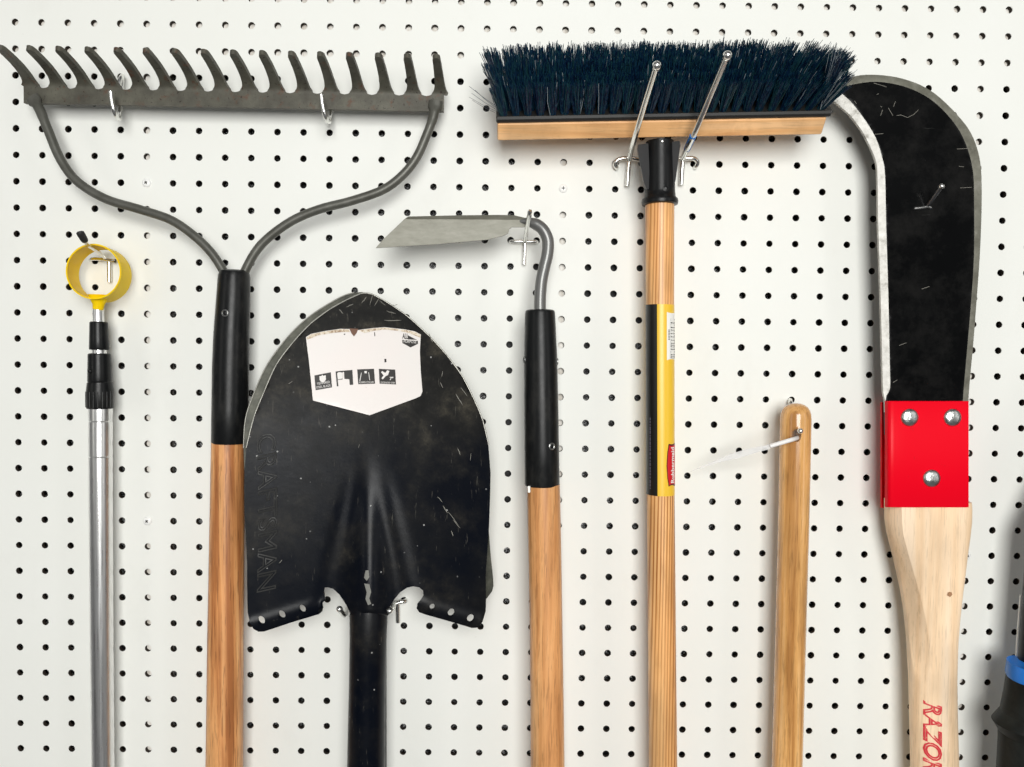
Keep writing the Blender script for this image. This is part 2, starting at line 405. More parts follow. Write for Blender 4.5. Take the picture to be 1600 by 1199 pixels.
# ------------------------------------------------------------------ pegboard, studs, wall behind
PX, PZ = .0254, .0254 * 1.0045
T = .0048; HR = .00318
def pegboard():
    V, Fc, M = [], [], []
    nseg = 16
    for c in range(-8, 50):
        for r in range(-9, 38):
            x = c * PX; z = -r * PZ; a, b = PX / 2, PZ / 2
            k = len(V); rr = HR * random.uniform(.97, 1.05)
            jit = [rr * random.uniform(.975, 1.03) for _ in range(nseg)]
            ring = [(math.cos(2 * PI * i / nseg), math.sin(2 * PI * i / nseg)) for i in range(nseg)]
            sq = [(a, 0), (a, b), (0, b), (-a, b), (-a, 0), (-a, -b), (0, -b), (a, -b)]
            V += [(x + q[0] * j * 1.06, 0, z + q[1] * j * 1.06) for q, j in zip(ring, jit)]
            V += [(x + q[0] * j, .0004, z + q[1] * j) for q, j in zip(ring, jit)]
            V += [(x + q[0] * j, T, z + q[1] * j) for q, j in zip(ring, jit)]
            V += [(x + q[0], 0, z + q[1]) for q in sq]
            V += [(x + q[0], T, z + q[1]) for q in sq]
            s0 = k + 3 * nseg; s1 = s0 + 8
            for i in range(nseg):
                j = (i + 1) % nseg
                Fc.append((k + i, k + nseg + i, k + nseg + j, k + j)); M.append(0)
                Fc.append((k + nseg + i, k + 2 * nseg + i, k + 2 * nseg + j, k + nseg + j)); M.append(1)
            for q in range(8):
                i0 = q * 2; i1 = q * 2 + 1; i2 = (q * 2 + 2) % nseg
                Fc.append((s0 + q, k + i0, k + i1, k + i2, s0 + (q + 1) % 8)); M.append(0)
                Fc.append((s1 + (q + 1) % 8, k + 2 * nseg + i2, k + 2 * nseg + i1, k + 2 * nseg + i0, s1 + q)); M.append(1)
    return V, Fc, M, True
pb = obj('pegboard', pegboard(), [WHITE, CORE], None, smooth=0, kind='structure')
pb['label'] = 'white perforated hardboard panel covering the whole wall'
SCREW = mat('white_screw_head', (.86, .86, .84), .3)
def box(x0, x1, y0, y1, z0, z1):
    V = [(x, y, z) for x in (x0, x1) for y in (y0, y1) for z in (z0, z1)]
    return V, [(0, 1, 3, 2), (4, 6, 7, 5), (0, 4, 5, 1), (2, 3, 7, 6), (0, 2, 6, 4), (1, 5, 7, 3)]
def screw(c, r):
    x, z = c * PX, -r * PZ
    s = obj('screw', disc_y((x, 0, z), [(.0043, -.003), (.0043, .0006), (.0038, .0013), (.0026, .0019), (.0012, .0021)], 20), SCREW, pb, 30)
    a = .5
    V, Fc = merge(box(-.0016, .0016, -.00245, -.0021, -.00042, .00042), box(-.00042, .00042, -.00247, -.0021, -.0016, .0016))[:2]
    V = [Vector((x, 0, z)) + Matrix.Rotation(a * (c % 3), 3, 'Y') @ Vector(v) for v in V]
    obj('cross_recess', (V, Fc), INK, s, 0)
for c, r in ((5, 6), (5, 19), (21, 6), (37, 20)): screw(c, r)
for i, c in enumerate((5, 21, 37)):
    st = obj('wall_stud', box(c * PX - .019, c * PX + .019, T + .0006, T + .09, -.95, -1.5 * PZ), STUD, None, 0, kind='structure')
obj('top_plate', box(-.22, 1.27, T + .0006, T + .09, -1.5 * PZ + .001, .24), STUD, None, 0, kind='structure')
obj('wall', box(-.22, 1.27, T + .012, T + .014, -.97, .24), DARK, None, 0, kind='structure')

# ------------------------------------------------------------------ hooks
def hook(label, pieces, name='pegboard_hook'):
    """pieces: list of (part name, geometry, material)"""
    base = pieces[0][3] if len(pieces[0]) > 3 else Vector((0, 0, 0))
    t = thing(name, label, 'hook', base, 'metal hooks plugged into the pegboard')
    for p in pieces: obj(p[0], (p[1][0], p[1][1]), p[2], t, 40)
    return t
def wire(pts, r=.0019, sub=5): return tube(spline(pts, sub), r, 12)

# --- bow rake ---------------------------------------------------------------
HK = .026
rk = thing('bow_rake', 'steel bow rake with sixteen curved teeth, black ferrule and brown wooden handle', 'rake', P(360, 800, HK))
A0, A1 = Vector((37, 161)), Vector((693, 174.5))
def rake_head():
    L0 = P(A0.x, A0.y, HK); L1 = P(A1.x, A1.y, HK); ex = (L1 - L0); wid = ex.length; ex.normalize()
    u = wid / 656.0
    barh = 24.0; nT = 16; pitch = 42.75; first = 9.0; TL = 74.0
    out = [(0, 0), (wid / u, 0), (wid / u, barh + 4), (wid / u - 3, barh + 4)]
    tops = []
    for i in range(nT - 1, -1, -1):
        cx = first + i * pitch
        w0 = 12.6; w1 = 5.6; lean = 0.0
        pts = []
        for k in range(13):
            t = (k / 12) ** 1.5; y = barh + 8 + (TL - 8) * t; w = w1 + (8.2 - w1) * (1 - t) + (w0 - 8.2) * math.exp(-t * 9)
            pts.append((cx + w, y))
        tip = [(cx + 4.4, barh + TL + 2.6), (cx + 1.5, barh + TL + 4), (cx - 1.5, barh + TL + 4), (cx - 4.4, barh + TL + 2.6)]
        left = [(2 * cx - p[0], p[1]) for p in reversed(pts)]
        if i < nT - 1:
            pass
        else:
            out += [(cx + 11, barh + 3)]
        out += pts + tip + left
        if i > 0:
            nx = first + (i - 1) * pitch
            m = (cx - w0 + nx + w0) / 2; hw = (cx - w0 - (nx + w0)) / 2
            for a in range(1, 8):
                an = PI * a / 8
                out.append((m + hw * math.cos(an), barh + 8 - 8.5 * math.sin(an)))
    out += [(0, barh + 3)]
    D = .043; Z = .0185; th = .0042; BA = .66
    def bend(s):
        if s <= barh: return 0.0, s * u
        q = (s - barh) / (TL + 4); a = q * PI / 2 * BA
        return D * (1 - math.cos(a)) / (1 - math.cos(PI / 2 * BA)), barh * u + Z * math.sin(a) / math.sin(PI / 2 * BA)
    def mp(x, s, d):
        f, z = bend(s); f2, z2 = bend(s + .5); tx = Vector((0, -(f2 - f), z2 - z)).normalized()
        nrm = Vector((0, tx.z, -tx.y))  # towards the wall
        return L0 + ex * (x * u) + Vector((0, -f, z)) + Vector((0, nrm.y, nrm.z)) * d
    return plate(out, None, th, step=5, mapf=mp)
obj('toothed_head', rake_head(), RAKE, rk, 40)
armL = [(50, 152, .028), (62, 172, .0295), (76, 206, .030), (95, 250, .030), (121, 284, .030), (165, 311, .030), (217, 327, .030), (267, 344, .030), (306, 371, .030), (334, 400, .030), (356, 436, .030)]
armR = [(681, 158, .028), (677, 182, .0295), (668, 208, .030), (651, 246, .030), (629, 274, .030), (598, 297, .030), (550, 314, .030), (500, 327, .030), (457, 345, .030), (418, 373, .030), (396, 399, .030), (377, 436, .030)]
for ap in (armL, armR):
    pp = spline([P(*a) for a in ap], 6); n_ = len(pp)
    rad = [RR(6.9, .030) * (1.25 if i < 4 else 1.0) for i in range(n_)]
    fl = [(1.25, .5) if i < 4 else ((1.1, .85) if i < 9 else (1, 1)) for i in range(n_)]
    obj('bow_arm', tube(pp, rad, 20, True, fl), GREY, rk, 50)
fr = obj('ferrule', rod([(366.5, 423), (366.5, 425), (366, 432), (364.5, 470), (362, 520), (360.5, 570), (359.5, 640), (358.6, 690), (358.6, 692.5)], [18, 22, 24, 25.2, 26.6, 27.3, 27.4, 27.2, 26.2], HK + .004, 48), BLACKP, rk)
def rivet_at(px, py, h, ax, r_ax, r=6.0, parent=None, m=CHROME):
    dx = (px - ax) / r_ax; dx = max(-1, min(1, dx)); ang = math.asin(dx)
    R0 = RR(r_ax, h); c = P(ax, py, h) + Vector((math.sin(ang), -math.cos(ang), 0)) * (R0 - .0003)
    k = RR(r, h)
    o = obj('rivet', disc_y(c, [(k, 0), (k, .0006), (k * .80, .0010), (k * .58, .0004), (.0001, .0004)], 20, ang), RIV, parent, 30)
    n = Vector((math.sin(ang), -math.cos(ang), 0))
    obj('rivet_core', disc_y(c + n * .0002, [(k * .56, 0), (k * .56, .0004), (k * .3, .0007), (.0001, .0008)], 16, ang), BLACKP, o, 30)
rivet_at(361, 491, HK + .004, 363.5, 25.8, 5.6, fr)
obj('handle', rod([(356.4, 691), (354.5, 850), (352.5, 1000), (350.8, 1199), (349.5, 1330)], [25.0, 26.2, 27.2, 28.2, 28.6], HK + .004, 48), ASH1, rk)

# rake hooks
def rake_hook(label, x, ytop, yb):
    a = wire([P(x + 6, ytop + 10, .001), P(x + 5, ytop + 8, .012), P(x + 1, ytop + 20, .016), P(x + 3, ytop + 45, .014), P(x + 2, yb - 6, .014), P(x, yb + 3, .024), P(x - 5, yb - 4, .036), P(x - 10, yb - 24, .040), P(x - 12, yb - 40, .041)], .0021, 6)
    b = wire([P(x + 6, ytop + 10, -.008), P(x + 6, ytop + 10, .006), P(x + 5, yb - 12, .006)], .0019, 5)
    hook(label, [('hook_arm', a, CHROME, P(x, yb, .01)), ('back_leg', b, CHROME)])
rake_hook('curled chrome hook holding the rake head near its left end', 185, 112, 183)
rake_hook('curled chrome hook holding the middle of the rake head, right of the bar centre', 514, 118, 188)

# --- golf ball retriever ------------------------------------------------------
gb = thing('ball_retriever', 'telescopic aluminium pole with black collars and an open yellow ring on top', 'retriever', P(157, 800, .02))
def ring(c0, c1, r0, r1, wl, n=56):
    prof = [(c0, r0), (c1, r1), (c1, r1 - wl), (c0, r0 - wl)]
    V, Fc = [], []
    for c, r in prof:
        for k in range(n):
            a = 2 * PI * k / n; V.append(Vector(c) + Vector((math.cos(a) * r, 0, math.sin(a) * r)))
    for i in range(4):
        for k in range(n): Fc.append((i * n + k, i * n + (k + 1) % n, ((i + 1) % 4) * n + (k + 1) % n, ((i + 1) % 4) * n + k))
    return V, Fc
cF = P(146, 424.5, .037); cB = P(163.5, 431, .010)
obj('ring', ring(cF, cB, RR(43.0, .037), RR(42.0, .010), .0014), YEL, gb, 30)
obj('ring_socket', merge(rod([(154, 461), (154, 468), (154, 476), (153, 484)], [15, 12, 8.5, 7.6], .026, 24), rod([(142, 465.5), (149, 477)], [2.6, 2.6], .026, 10), rod([(167, 464.5), (158, 477)], [2.6, 2.6], .026, 10))[:2], YEL, gb, 40)
obj('thin_section', rod([(153.5, 480), (154, 506)], [8, 8], .024, 28), ALU, gb)
obj('upper_collar', rod([(154.3, 503), (154.3, 504.5), (154.6, 530), (155.3, 545), (155.3, 547)], [11.5, 13, 13.6, 14.6, 13.6], .024, 32), BLACKP, gb)
obj('middle_section', rod([(155, 545), (155, 556)], [10.5, 10.5], .024, 28), ALU, gb)
lc = obj('lower_collar', rod([(155.3, 552.5), (155.3, 554), (155.6, 580), (156, 595), (156, 597), (156.2, 598), (156.3, 610), (156.3, 636), (156.3, 638.5)], [14.5, 16.2, 16.8, 17.4, 17.0, 18.2, 19.4, 19.8, 18.8], .024, 40), BLACKP, gb)
for k in range(-4, 5):
    an = k * .33; c0 = P(156.3, 612, .024); c1 = P(156.3, 636, .024); rr_ = RR(19.6, .024)
    dv = Vector((math.sin(an), -math.cos(an), 0)) * rr_
    obj('grip_rib', tube([c0 + dv, c1 + dv], .0005, 8), BLACKP, lc, 30)
obj('button', ball(P(149.5, 580, .024) + Vector((0, -RR(15.2, .024), 0)), .0026, 12), BLACKP, lc)
obj('main_tube', rod([(157.2, 637), (157.2, 657), (157.2, 658), (157.2, 659), (157.3, 712), (157.3, 713), (157.3, 714), (157.6, 800), (159, 1000), (161, 1199), (162, 1320)], [17, 17, 16.3, 17, 17, 16.3, 17, 16.8, 16.5, 16.2, 16], .024, 48), ALU, gb, 25)
a = wire([P(163, 404, .006), P(160, 399, .016), P(146, 389, .034), P(138, 384, .046), P(133, 377, .052)], .0017)
hk = hook('hook with a black rubber tip holding up the yellow ring', [
    ('crossbar', wire([P(142, 408, -.006), P(142, 405.5, .004), P(150, 404.5, .0062), P(168, 406, .0065), P(180, 408, .0062)], .0019), CHROME, P(160, 405, .006)),
    ('back_leg', tube([P(170.5, 407, .004), P(171, 441, .004)], .0021, 12), CHROME),
    ('hook_arm', a, CHROME),
    ('rubber_tip', wire([P(133.5, 378, .051), P(130, 372, .054), P(125.5, 364.5, .058), P(124.5, 362.5, .0585)], [.0022, .0028, .0031, .0032, .0033, .0033, .0034, .0034, .0034, .0033, .0031, .0027, .0016], 4), RUBBER)])

# --- shovels -----------------------------------------------------------------
sh_r = [(563.5, 459.5), (572, 458.5), (582, 460.5), (598, 469), (612, 477.5), (629, 489), (644, 501), (671, 526), (698, 555.6), (722, 588), (741, 625.5), (754, 657), (763, 695), (766.5, 740), (766, 771), (764, 827), (761, 870), (759, 900), (759.5, 935), (759, 955), (754, 972), (746, 981), (737, 981.5), (729, 979)]
sh_b = [(700, 970.5), (665, 960.6), (655, 957), (651, 951), (652, 944), (658, 937), (661.7, 930), (661, 923), (655, 918), (646, 916.5), (636, 918.5), (625, 926), (616, 937), (609, 949), (606.5, 962), (548.5, 962), (543, 949), (537, 939), (530, 929), (520.5, 920.5), (512, 918), (507, 918.5), (506, 925), (508, 938), (503, 943), (504.5, 950), (503, 956), (498, 960), (455, 973), (413, 987), (404, 987.5), (396, 983), (390, 973), (387, 957)]
sh_l = [(386, 919), (386, 881), (384, 840), (382, 800), (381.5, 760), (382, 735), (385, 700), (397, 652), (413, 612), (432, 570), (459, 534), (485.6, 506), (515, 484), (542, 469)]
SHO = sh_r + sh_b + sh_l
SB = .044
def bumpf(x): return math.exp(-x * x)
def sh_h(px, py):
    ax = 575; dx = px - ax
    h = SB + .016 * (dx / 190) ** 2
    if py < 660: h += .012 * ((660 - py) / 200) ** 2
    k = max(0, min(1, (py - 670) / 280)); k = (k * k * (3 - 2 * k)) ** 1.35
    wd = 15 + 17 * k
    h += .0180 * k * bumpf(dx / wd) 
    c = 30 + 36 * max(0, (py - 750) / 170); kk = max(0, min(1, (py - 730) / 90))
    h += .0018 * kk * bumpf((abs(dx) - c) / (9 + 4 * k))
    if abs(dx) > 72:
        ly = (956 + (504 - px) * .295) if dx < 0 else (954 + (px - 652) * .287)
        s = ly + 6 - py
        if s < 34:
            q = max(0, 1 - s / 34); h += .011 * q * q
    return h
def elli(cx, cy, a, b, rot, n=14):
    return [(cx + math.cos(t) * a * math.cos(rot) - math.sin(t) * b * math.sin(rot), cy + math.cos(t) * a * math.sin(rot) + math.sin(t) * b * math.cos(rot)) for t in [2 * PI * i / n for i in range(n)]]
holes = [elli(408.6, 969, 6.6, 5.0, 1.0), elli(440.5, 960, 6.6, 4.8, 1.0), (elli(472.7, 951, 6.2, 4.6, 1.0)), elli(675, 948, 4.8, 3.6, -1.0), elli(704.7, 957, 6.4, 4.6, -1.0), elli(734.8, 966, 6.4, 4.8, -1.0)]
shv = thing('round_point_shovel', 'black painted round point shovel, front one of two, white sticker on its blade', 'shovel', P(575, 960, SB))
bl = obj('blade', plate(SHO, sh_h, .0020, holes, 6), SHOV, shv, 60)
rim = [Vector((p[0], p[1])) for p in sh_l[6:] + sh_r[:13]]
rp_ = spline([P(p.x, p.y, sh_h(p.x, p.y) - .0008) for p in rim], 4)
obj('worn_edge', tube(rp_, .00075, 8), EDGE, bl, 60)
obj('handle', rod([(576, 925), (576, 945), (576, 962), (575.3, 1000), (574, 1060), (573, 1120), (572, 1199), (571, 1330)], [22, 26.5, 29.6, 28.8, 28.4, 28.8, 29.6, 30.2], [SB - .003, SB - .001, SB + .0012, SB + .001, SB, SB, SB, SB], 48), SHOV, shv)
# bits of torn residue on the collar
RES = mat('grey_residue', (.20, .20, .18), .7)
for pts in ([(571, 892), (576, 891), (577, 902), (573, 908), (569, 903)], [(569, 912), (577, 913), (580, 925), (577, 935), (580, 944), (575, 946), (571, 936), (573, 926)]):
    obj('glue_residue', sheet(pts, lambda x, y: P(x, y, sh_h(x, y) + .0010), 4), RES, bl, 0)
# embossed maker's word, running downwards along the left side
tv, tf = text2d('CRAFTSMAN', 246, 31, outline=.028)
tv = [P(400.5 + y + 2.2 * math.sin(x / 80), 681 + x + (246 - x) * 0 - y * .22, sh_h(400.5 + y, 681 + x) + .0001) + Vector((0, -abs(z) * .0003, 0)) for x, y, z in tv]
obj('embossed_lettering', (tv, tf), mat('embossed_paint', (.028, .028, .027), .40, spec=.3), bl, 40)
SCR = mat('scratch_bare_metal', (.22, .21, .18), .5)
rs = random.Random(21)
for x, y, a_, ln in [(600, 501, 0, 27), (585, 478, 1.0, 14), (593, 470, -.7, 12), (578, 476, 1.3, 16), (565, 474, .9, 12), (604, 486, -.3, 15), (612, 478, .2, 10), (670, 520, -1.2, 16), (712, 616, -1.0, 20), (720, 606, -.9, 16), (690, 590, 1.4, 10), (541, 480, .4, 12), (530, 484, -.8, 9), (700, 800, -.9, 26), (692, 790, -1.0, 14), (708, 812, -.9, 18), (683, 776, -.8, 12), (650, 560, .9, 9), (688, 598, -1.1, 9), (450, 600, .5, 8), (436, 880, .8, 7), (560, 700, 1.3, 6), (715, 700, -1.2, 12), (735, 720, 1.5, 12), (705, 830, -1.2, 9)]:
    n_ = 5; pts = []
    for k in range(n_):
        t = k / (n_ - 1) * ln; px_ = x + t * math.cos(a_); py_ = y - t * math.sin(a_) + rs.uniform(-.7, .7)
        pts.append(P(px_, py_, sh_h(px_, py_) + .0001))
    obj('scratch', tube(pts, [.0001] + [rs.uniform(.0002, .00042)] * 3 + [.0001], 6), SCR, bl, 0)
# sticker
stk = [(478, 527), (486, 522), (507.5, 517.5), (532.5, 514), (546, 514.5), (549, 520.6), (553, 525), (556, 521), (559, 516), (582.5, 513), (601, 511.5), (632.5, 515), (648, 518), (657.5, 523), (656, 550), (657.5, 581), (660, 612), (657, 619), (651, 622), (577.5, 649), (489, 626), (482.5, 562.5)]
SM = lambda x, y, e=.0007: P(x, y, sh_h(x, y) + e)
sk = obj('sticker', sheet(stk, lambda x, y: SM(x, y), 8), STICK, bl, 40)
def decal(name, poly, m, e=.0010, par=None, step=8): return obj(name, sheet(poly, lambda x, y: SM(x, y, e), step), m, par or sk, 0)
def Z8(x, y): return (470 + x / 8, 500 + y / 8)
decal('icon', [Z8(170, 695), Z8(375, 655), Z8(390, 845), Z8(185, 880)], INK)
decal('icon', [Z8(435, 645), Z8(645, 625), Z8(655, 812), Z8(612, 814), Z8(606, 742), Z8(545, 738), Z8(540, 650), Z8(520, 652), Z8(522, 745), Z8(462, 750), Z8(470, 830), Z8(450, 832)], INK)
decal('icon', [Z8(705, 620), Z8(915, 612), Z8(928, 798), Z8(718, 805)], INK)
decal('icon', [Z8(975, 613), Z8(1180, 622), Z8(1190, 808), Z8(985, 797)], INK)
decal('icon_mark', [Z8(232, 705), Z8(262, 700), Z8(268, 680), Z8(276, 700), Z8(312, 694), Z8(314, 745), Z8(298, 770), Z8(275, 782), Z8(248, 772), Z8(236, 750)], PAPER, .0013)
decal('icon_mark', [Z8(455, 668), Z8(470, 655), Z8(505, 655), Z8(520, 668), Z8(520, 735), Z8(462, 745)], PAPER, .0013)
decal('icon_mark', [Z8(795, 640), Z8(826, 640), Z8(824, 668), Z8(797, 668)], PAPER, .0013)
decal('icon_mark', [Z8(755, 660), Z8(762, 660), Z8(742, 765), Z8(733, 765)], PAPER, .0013)
decal('icon_mark', [Z8(845, 655), Z8(851, 655), Z8(866, 755), Z8(858, 755)], PAPER, .0013)
decal('icon_mark', [Z8(1003, 655), Z8(1020, 640), Z8(1055, 665), Z8(1080, 630), Z8(1108, 640), Z8(1090, 690), Z8(1060, 705), Z8(1025, 745), Z8(1008, 730), Z8(1035, 695)], PAPER, .0013)
decal('emblem', [Z8(1268, 250), Z8(1462, 262), Z8(1465, 300), Z8(1372, 345), Z8(1270, 290)], INK)
decal('emblem', [Z8(1335, 190), Z8(1400, 225), Z8(1455, 250), Z8(1340, 245)], INK)
decal('tear', [(546, 513.5), (560, 514), (557, 521), (553, 526), (549, 521)], mat('rust_brown_tear', (.16, .075, .045), .6), .0011)
PEEL = mat('peeled_paper_edge', (.62, .50, .36), .7)
L(PEEL, ramp(PEEL, noise(PEEL, coords(PEEL), 260, 5, .7), [(.4, (.34, .22, .14)), (.52, (.70, .60, .46)), (.65, (.80, .74, .66))]), B(PEEL).inputs['Base Color'])
decal('peeled_edge', [(479, 527.5), (486.5, 522.6), (507.5, 518.2), (532.5, 514.6), (545, 515.2), (547, 519), (533, 519), (520, 520.5), (508, 522.5), (496, 524.5), (488, 528), (480, 531)], PEEL, .0011, None, 5)
decal('peeled_edge', [(560, 516.6), (582.5, 513.6), (601, 512.2), (632.5, 515.6), (648, 518.8), (657, 523.4), (656.8, 528), (640, 521), (625, 517.5), (601, 515), (585, 517), (570, 520.5)], PEEL, .0011, None, 5)
decal('scuff', [(584.5, 519.5), (585.8, 519.5), (586.3, 525), (585.2, 526)], INK)
decal('scuff', [(537, 522), (539.5, 521.6), (539.2, 523.4), (537.4, 523.6)], INK)
decal('scuff', [(600.5, 561), (603.5, 561), (603.8, 566), (600.8, 566.5)], INK)
def stext(s, x, y, w, h, rot=0.0, m=PAPER, e=.0014, bold=.0):
    V, Fc = text2d(s, w, h, bold=bold)
    c, sn = math.cos(rot), math.sin(rot)
    V = [SM(x + a * c + b * sn, y + a * sn - b * c, e) for a, b, _ in V]
    obj('printed_word', (V, Fc, [0] * len(Fc), True), m, sk, 0)
stext('TEMPERED', *Z8(205, 815), 20, 3.4, -.17); stext('STEEL BLADE', *Z8(197, 862), 22.5, 3.6, -.17)
stext('POWER COLLAR', *Z8(728, 795), 23, 3.0, -.03); stext('7"', *Z8(1110, 755), 5.5, 5.5, .04, bold=.03); stext('EXTENDED STEP', *Z8(1000, 792), 22, 2.6, .04)
stext('ALL', *Z8(1268, 235), 9, 8.5, .06, INK, bold=.02); stext('PURPOSE', *Z8(1285, 285), 20, 4.4, .06, PAPER)
# shovel behind
sb_o = [(553, 457.5), (566, 456.5), (585, 466), (640, 505), (700, 570), (740, 650), (752, 720), (757, 790), (763.5, 828), (767, 872), (770.5, 905), (771, 916), (769, 924), (760, 936), (748, 941), (700, 936), (672, 928), (671, 906), (640, 900), (600, 898), (560, 898), (522, 902), (498, 910), (496, 930), (430, 950), (397, 955), (391, 930), (388, 850), (383, 760), (380.5, 700), (383.5, 655), (397, 614), (418, 569), (451, 525), (483, 495), (515, 474), (538, 462)]
def sb_h(px, py):
    return .027 + .012 * ((px - 572) / 190) ** 2 + (.010 * ((660 - py) / 200) ** 2 if py < 660 else 0)
sh2 = thing('round_point_shovel', 'second shovel almost hidden behind the black one, only its muddy olive edge showing', 'shovel', P(577, 960, .02))
obj('blade', plate(sb_o, sb_h, .002, (), 12), OLIVE, sh2, 60)
rp_ = spline([P(x, y, sb_h(x, y)) for x, y in sb_o[-8:] + sb_o[:1]], 4)
obj('worn_edge', tube(rp_, .0006, 8), EDGE, sh2, 60)
obj('handle', rod([(577.5, 900), (578, 1000), (576, 1199), (575, 1320)], [24, 26, 28.5, 29], .017, 32), BLACKP, sh2)
# shovel hooks
hook('short hook under the left shoulder of the shovel collar', [
    ('hook_arm', wire([P(541, 953, .004), P(540, 958, .020), P(537, 961, .040), P(531, 953, .060)], .0023), CHROME, P(537, 955, .006)),
    ('tip', ball(P(530.5, 952, .0605), .0030, 12), CHROME)])
hook('hook under the right shoulder of the shovel collar with its leg hanging down', [
    ('crossbar', wire([P(635, 934, -.006), P(633, 939, .004), P(622, 942, .006), P(612, 947, .006)], .0019), CHROME, P(622, 945, .006)),
    ('back_leg', tube([P(621.5, 942, .004), P(622, 973, .004)], .0020, 12), CHROME),
    ('hook_arm', wire([P(617, 943, .006), P(613, 953, .030), P(609, 955, .052)], .0021), CHROME),
    ('tip', ball(P(608.8, 954.5, .056), .0033, 12), CHROME)])

# --- hoe ----------------------------------------------------------------------
hoe = thing('garden_hoe', 'angled steel weeding hoe with a grey gooseneck, black ferrule and light wooden handle', 'hoe', P(848, 800, .04))
hb = [(587, 387.5), (600, 373), (633, 341.6), (638, 338.5), (717, 336.6), (780, 336), (803, 336.5), (822, 341), (836, 346), (838, 354), (823, 355), (800, 355), (796, 358), (794, 365), (785, 369), (762.5, 374.5), (720, 378.5), (686, 381.5), (640, 384.5)]
def hoe_h(x, y):
    h = .046 + .010 * (830 - x) / 240
    if y < 343: h += .0022 * (343 - y) / 5
    return h
obj('blade', plate(hb, hoe_h, .0022, step=7, lines=[[(637, 343), (700, 343), (820, 344)]]), HOE, hoe, 25)
nk = [(812, 346, .0445), (824, 347, .0445), (838, 351, .045), (849, 360, .046), (856, 376, .046), (855.5, 396, .046), (850.5, 418, .046), (846, 440, .046), (844, 465, .046), (843.7, 492, .046)]
np_ = spline([P(*q) for q in nk], 6)
nr = [min(9.3, 4.0 + i * .45) for i in range(len(np_))]
obj('gooseneck', tube(np_, [RR(r, .046) for r in nr], 24), NECK, hoe, 60)
hf_ = obj('ferrule', rod([(843.8, 484.5), (843.8, 486), (843.8, 490), (844.3, 530), (844.8, 560), (845.5, 620), (846.5, 700), (847.2, 756), (847.2, 758.5)], [20, 22.5, 23.6, 25, 26, 26.7, 27.1, 27.4, 26.6], .046, 48), BLACKP, hoe)
rivet_at(861, 695, .046, 846.5, 27, 5.6, hf_)
rivet_at(819.2, 563, .046, 844.8, 26.2, 5.5, hf_); rivet_at(871.6, 565, .046, 844.8, 26.2, 5.5, hf_)
obj('handle', rod([(849, 757), (850, 800), (852, 900), (853.5, 1000), (854.8, 1100), (855.6, 1199), (856.5, 1330)], [25.8, 26, 25.9, 26, 26.4, 27, 27.4], .046, 48), ASH2, hoe)
obj('price_tag', plate([(824.5, 760), (828.5, 760), (828.5, 770), (825, 770)], .066, .0004, step=0), LWHITE, hoe, 0)
hook('straight hook behind the bend of the hoe, its crossbar plugged into two holes', [
    ('crossbar', wire([P(797, 380, -.006), P(798, 378, .003), P(804, 377.5, .0055), P(833, 378, .0055), P(838.5, 378.5, .003), P(839, 381, -.006)], .0018), CHROME, P(819, 378, .006)),
    ('back_leg', tube([P(820, 377, .006), P(819, 413.5, .005)], .0019, 12), CHROME),
    ('hook_arm', wire([P(820.5, 377, .008), P(823, 360, .040), P(827.5, 335, .066), P(828, 331, .067)], .0022), CHROME)])

# --- push broom -----------------------------------------------------------------
br = thing('push_broom', 'push broom with dark navy bristles pointing up, wooden block and yellow labelled handle', 'broom', P(1031, 700, .035))
AN = math.radians(44); BL = .0447
U = Vector((0, -math.sin(AN), math.cos(AN))); Wd = Vector((0, math.cos(AN), math.sin(AN)))
BT = .0165; BD = .046; HB = .0485
bl0 = P(777, 220.5, HB); bl1 = P(1284, 211, HB)
EX = (bl1 - bl0).normalized(); BW = (bl1 - bl0).length
def bp(x, u, w): return bl0 + EX * x + U * u + Wd * w
def block(x0, x1, u0, u1, w0, w1, ex=0.0, bev=.0012):
    # cross-section outline (u,w) swept along x, right end flared by ex at the top
    prof = [(u0 + bev, w0), (u1 - bev, w0), (u1, w0 + bev), (u1, w1), (u0, w1), (u0, w0 + bev)]
    V, Fc = [], []; xs = [x0, x0 + .001] + [x0 + (x1 - x0) * i / 24 for i in range(1, 24)] + [x1 - .001, x1]
    for i, x in enumerate(xs):
        k = .92 if i in (0, len(xs) - 1) else 1.0
        for u, w in prof:
            cu, cw = (u0 + u1) / 2, (w0 + w1) / 2
            V.append(bp(x + (ex * (u - u0) / (u1 - u0) if i > len(xs) - 3 else 0), cu + (u - cu) * k, cw + (w - cw) * k))
    n = len(prof)
    for i in range(len(xs) - 1):
        for k in range(n): Fc.append((i * n + k, i * n + (k + 1) % n, (i + 1) * n + (k + 1) % n, (i + 1) * n + k))
    Fc.append(tuple(range(n))); Fc.append(tuple((len(xs) - 1) * n + k for k in range(n)))
    return V, Fc
blk = obj('wooden_block', block(0, BW, 0, BT, 0, BD, 0), BLOCKW, br, 30)
obj('bristle_plate', block(-.001, BW + .0025, BT + .0002, BT + .0062, -.0006, BD + .0006, .001, .0018), BASE, br, 30)
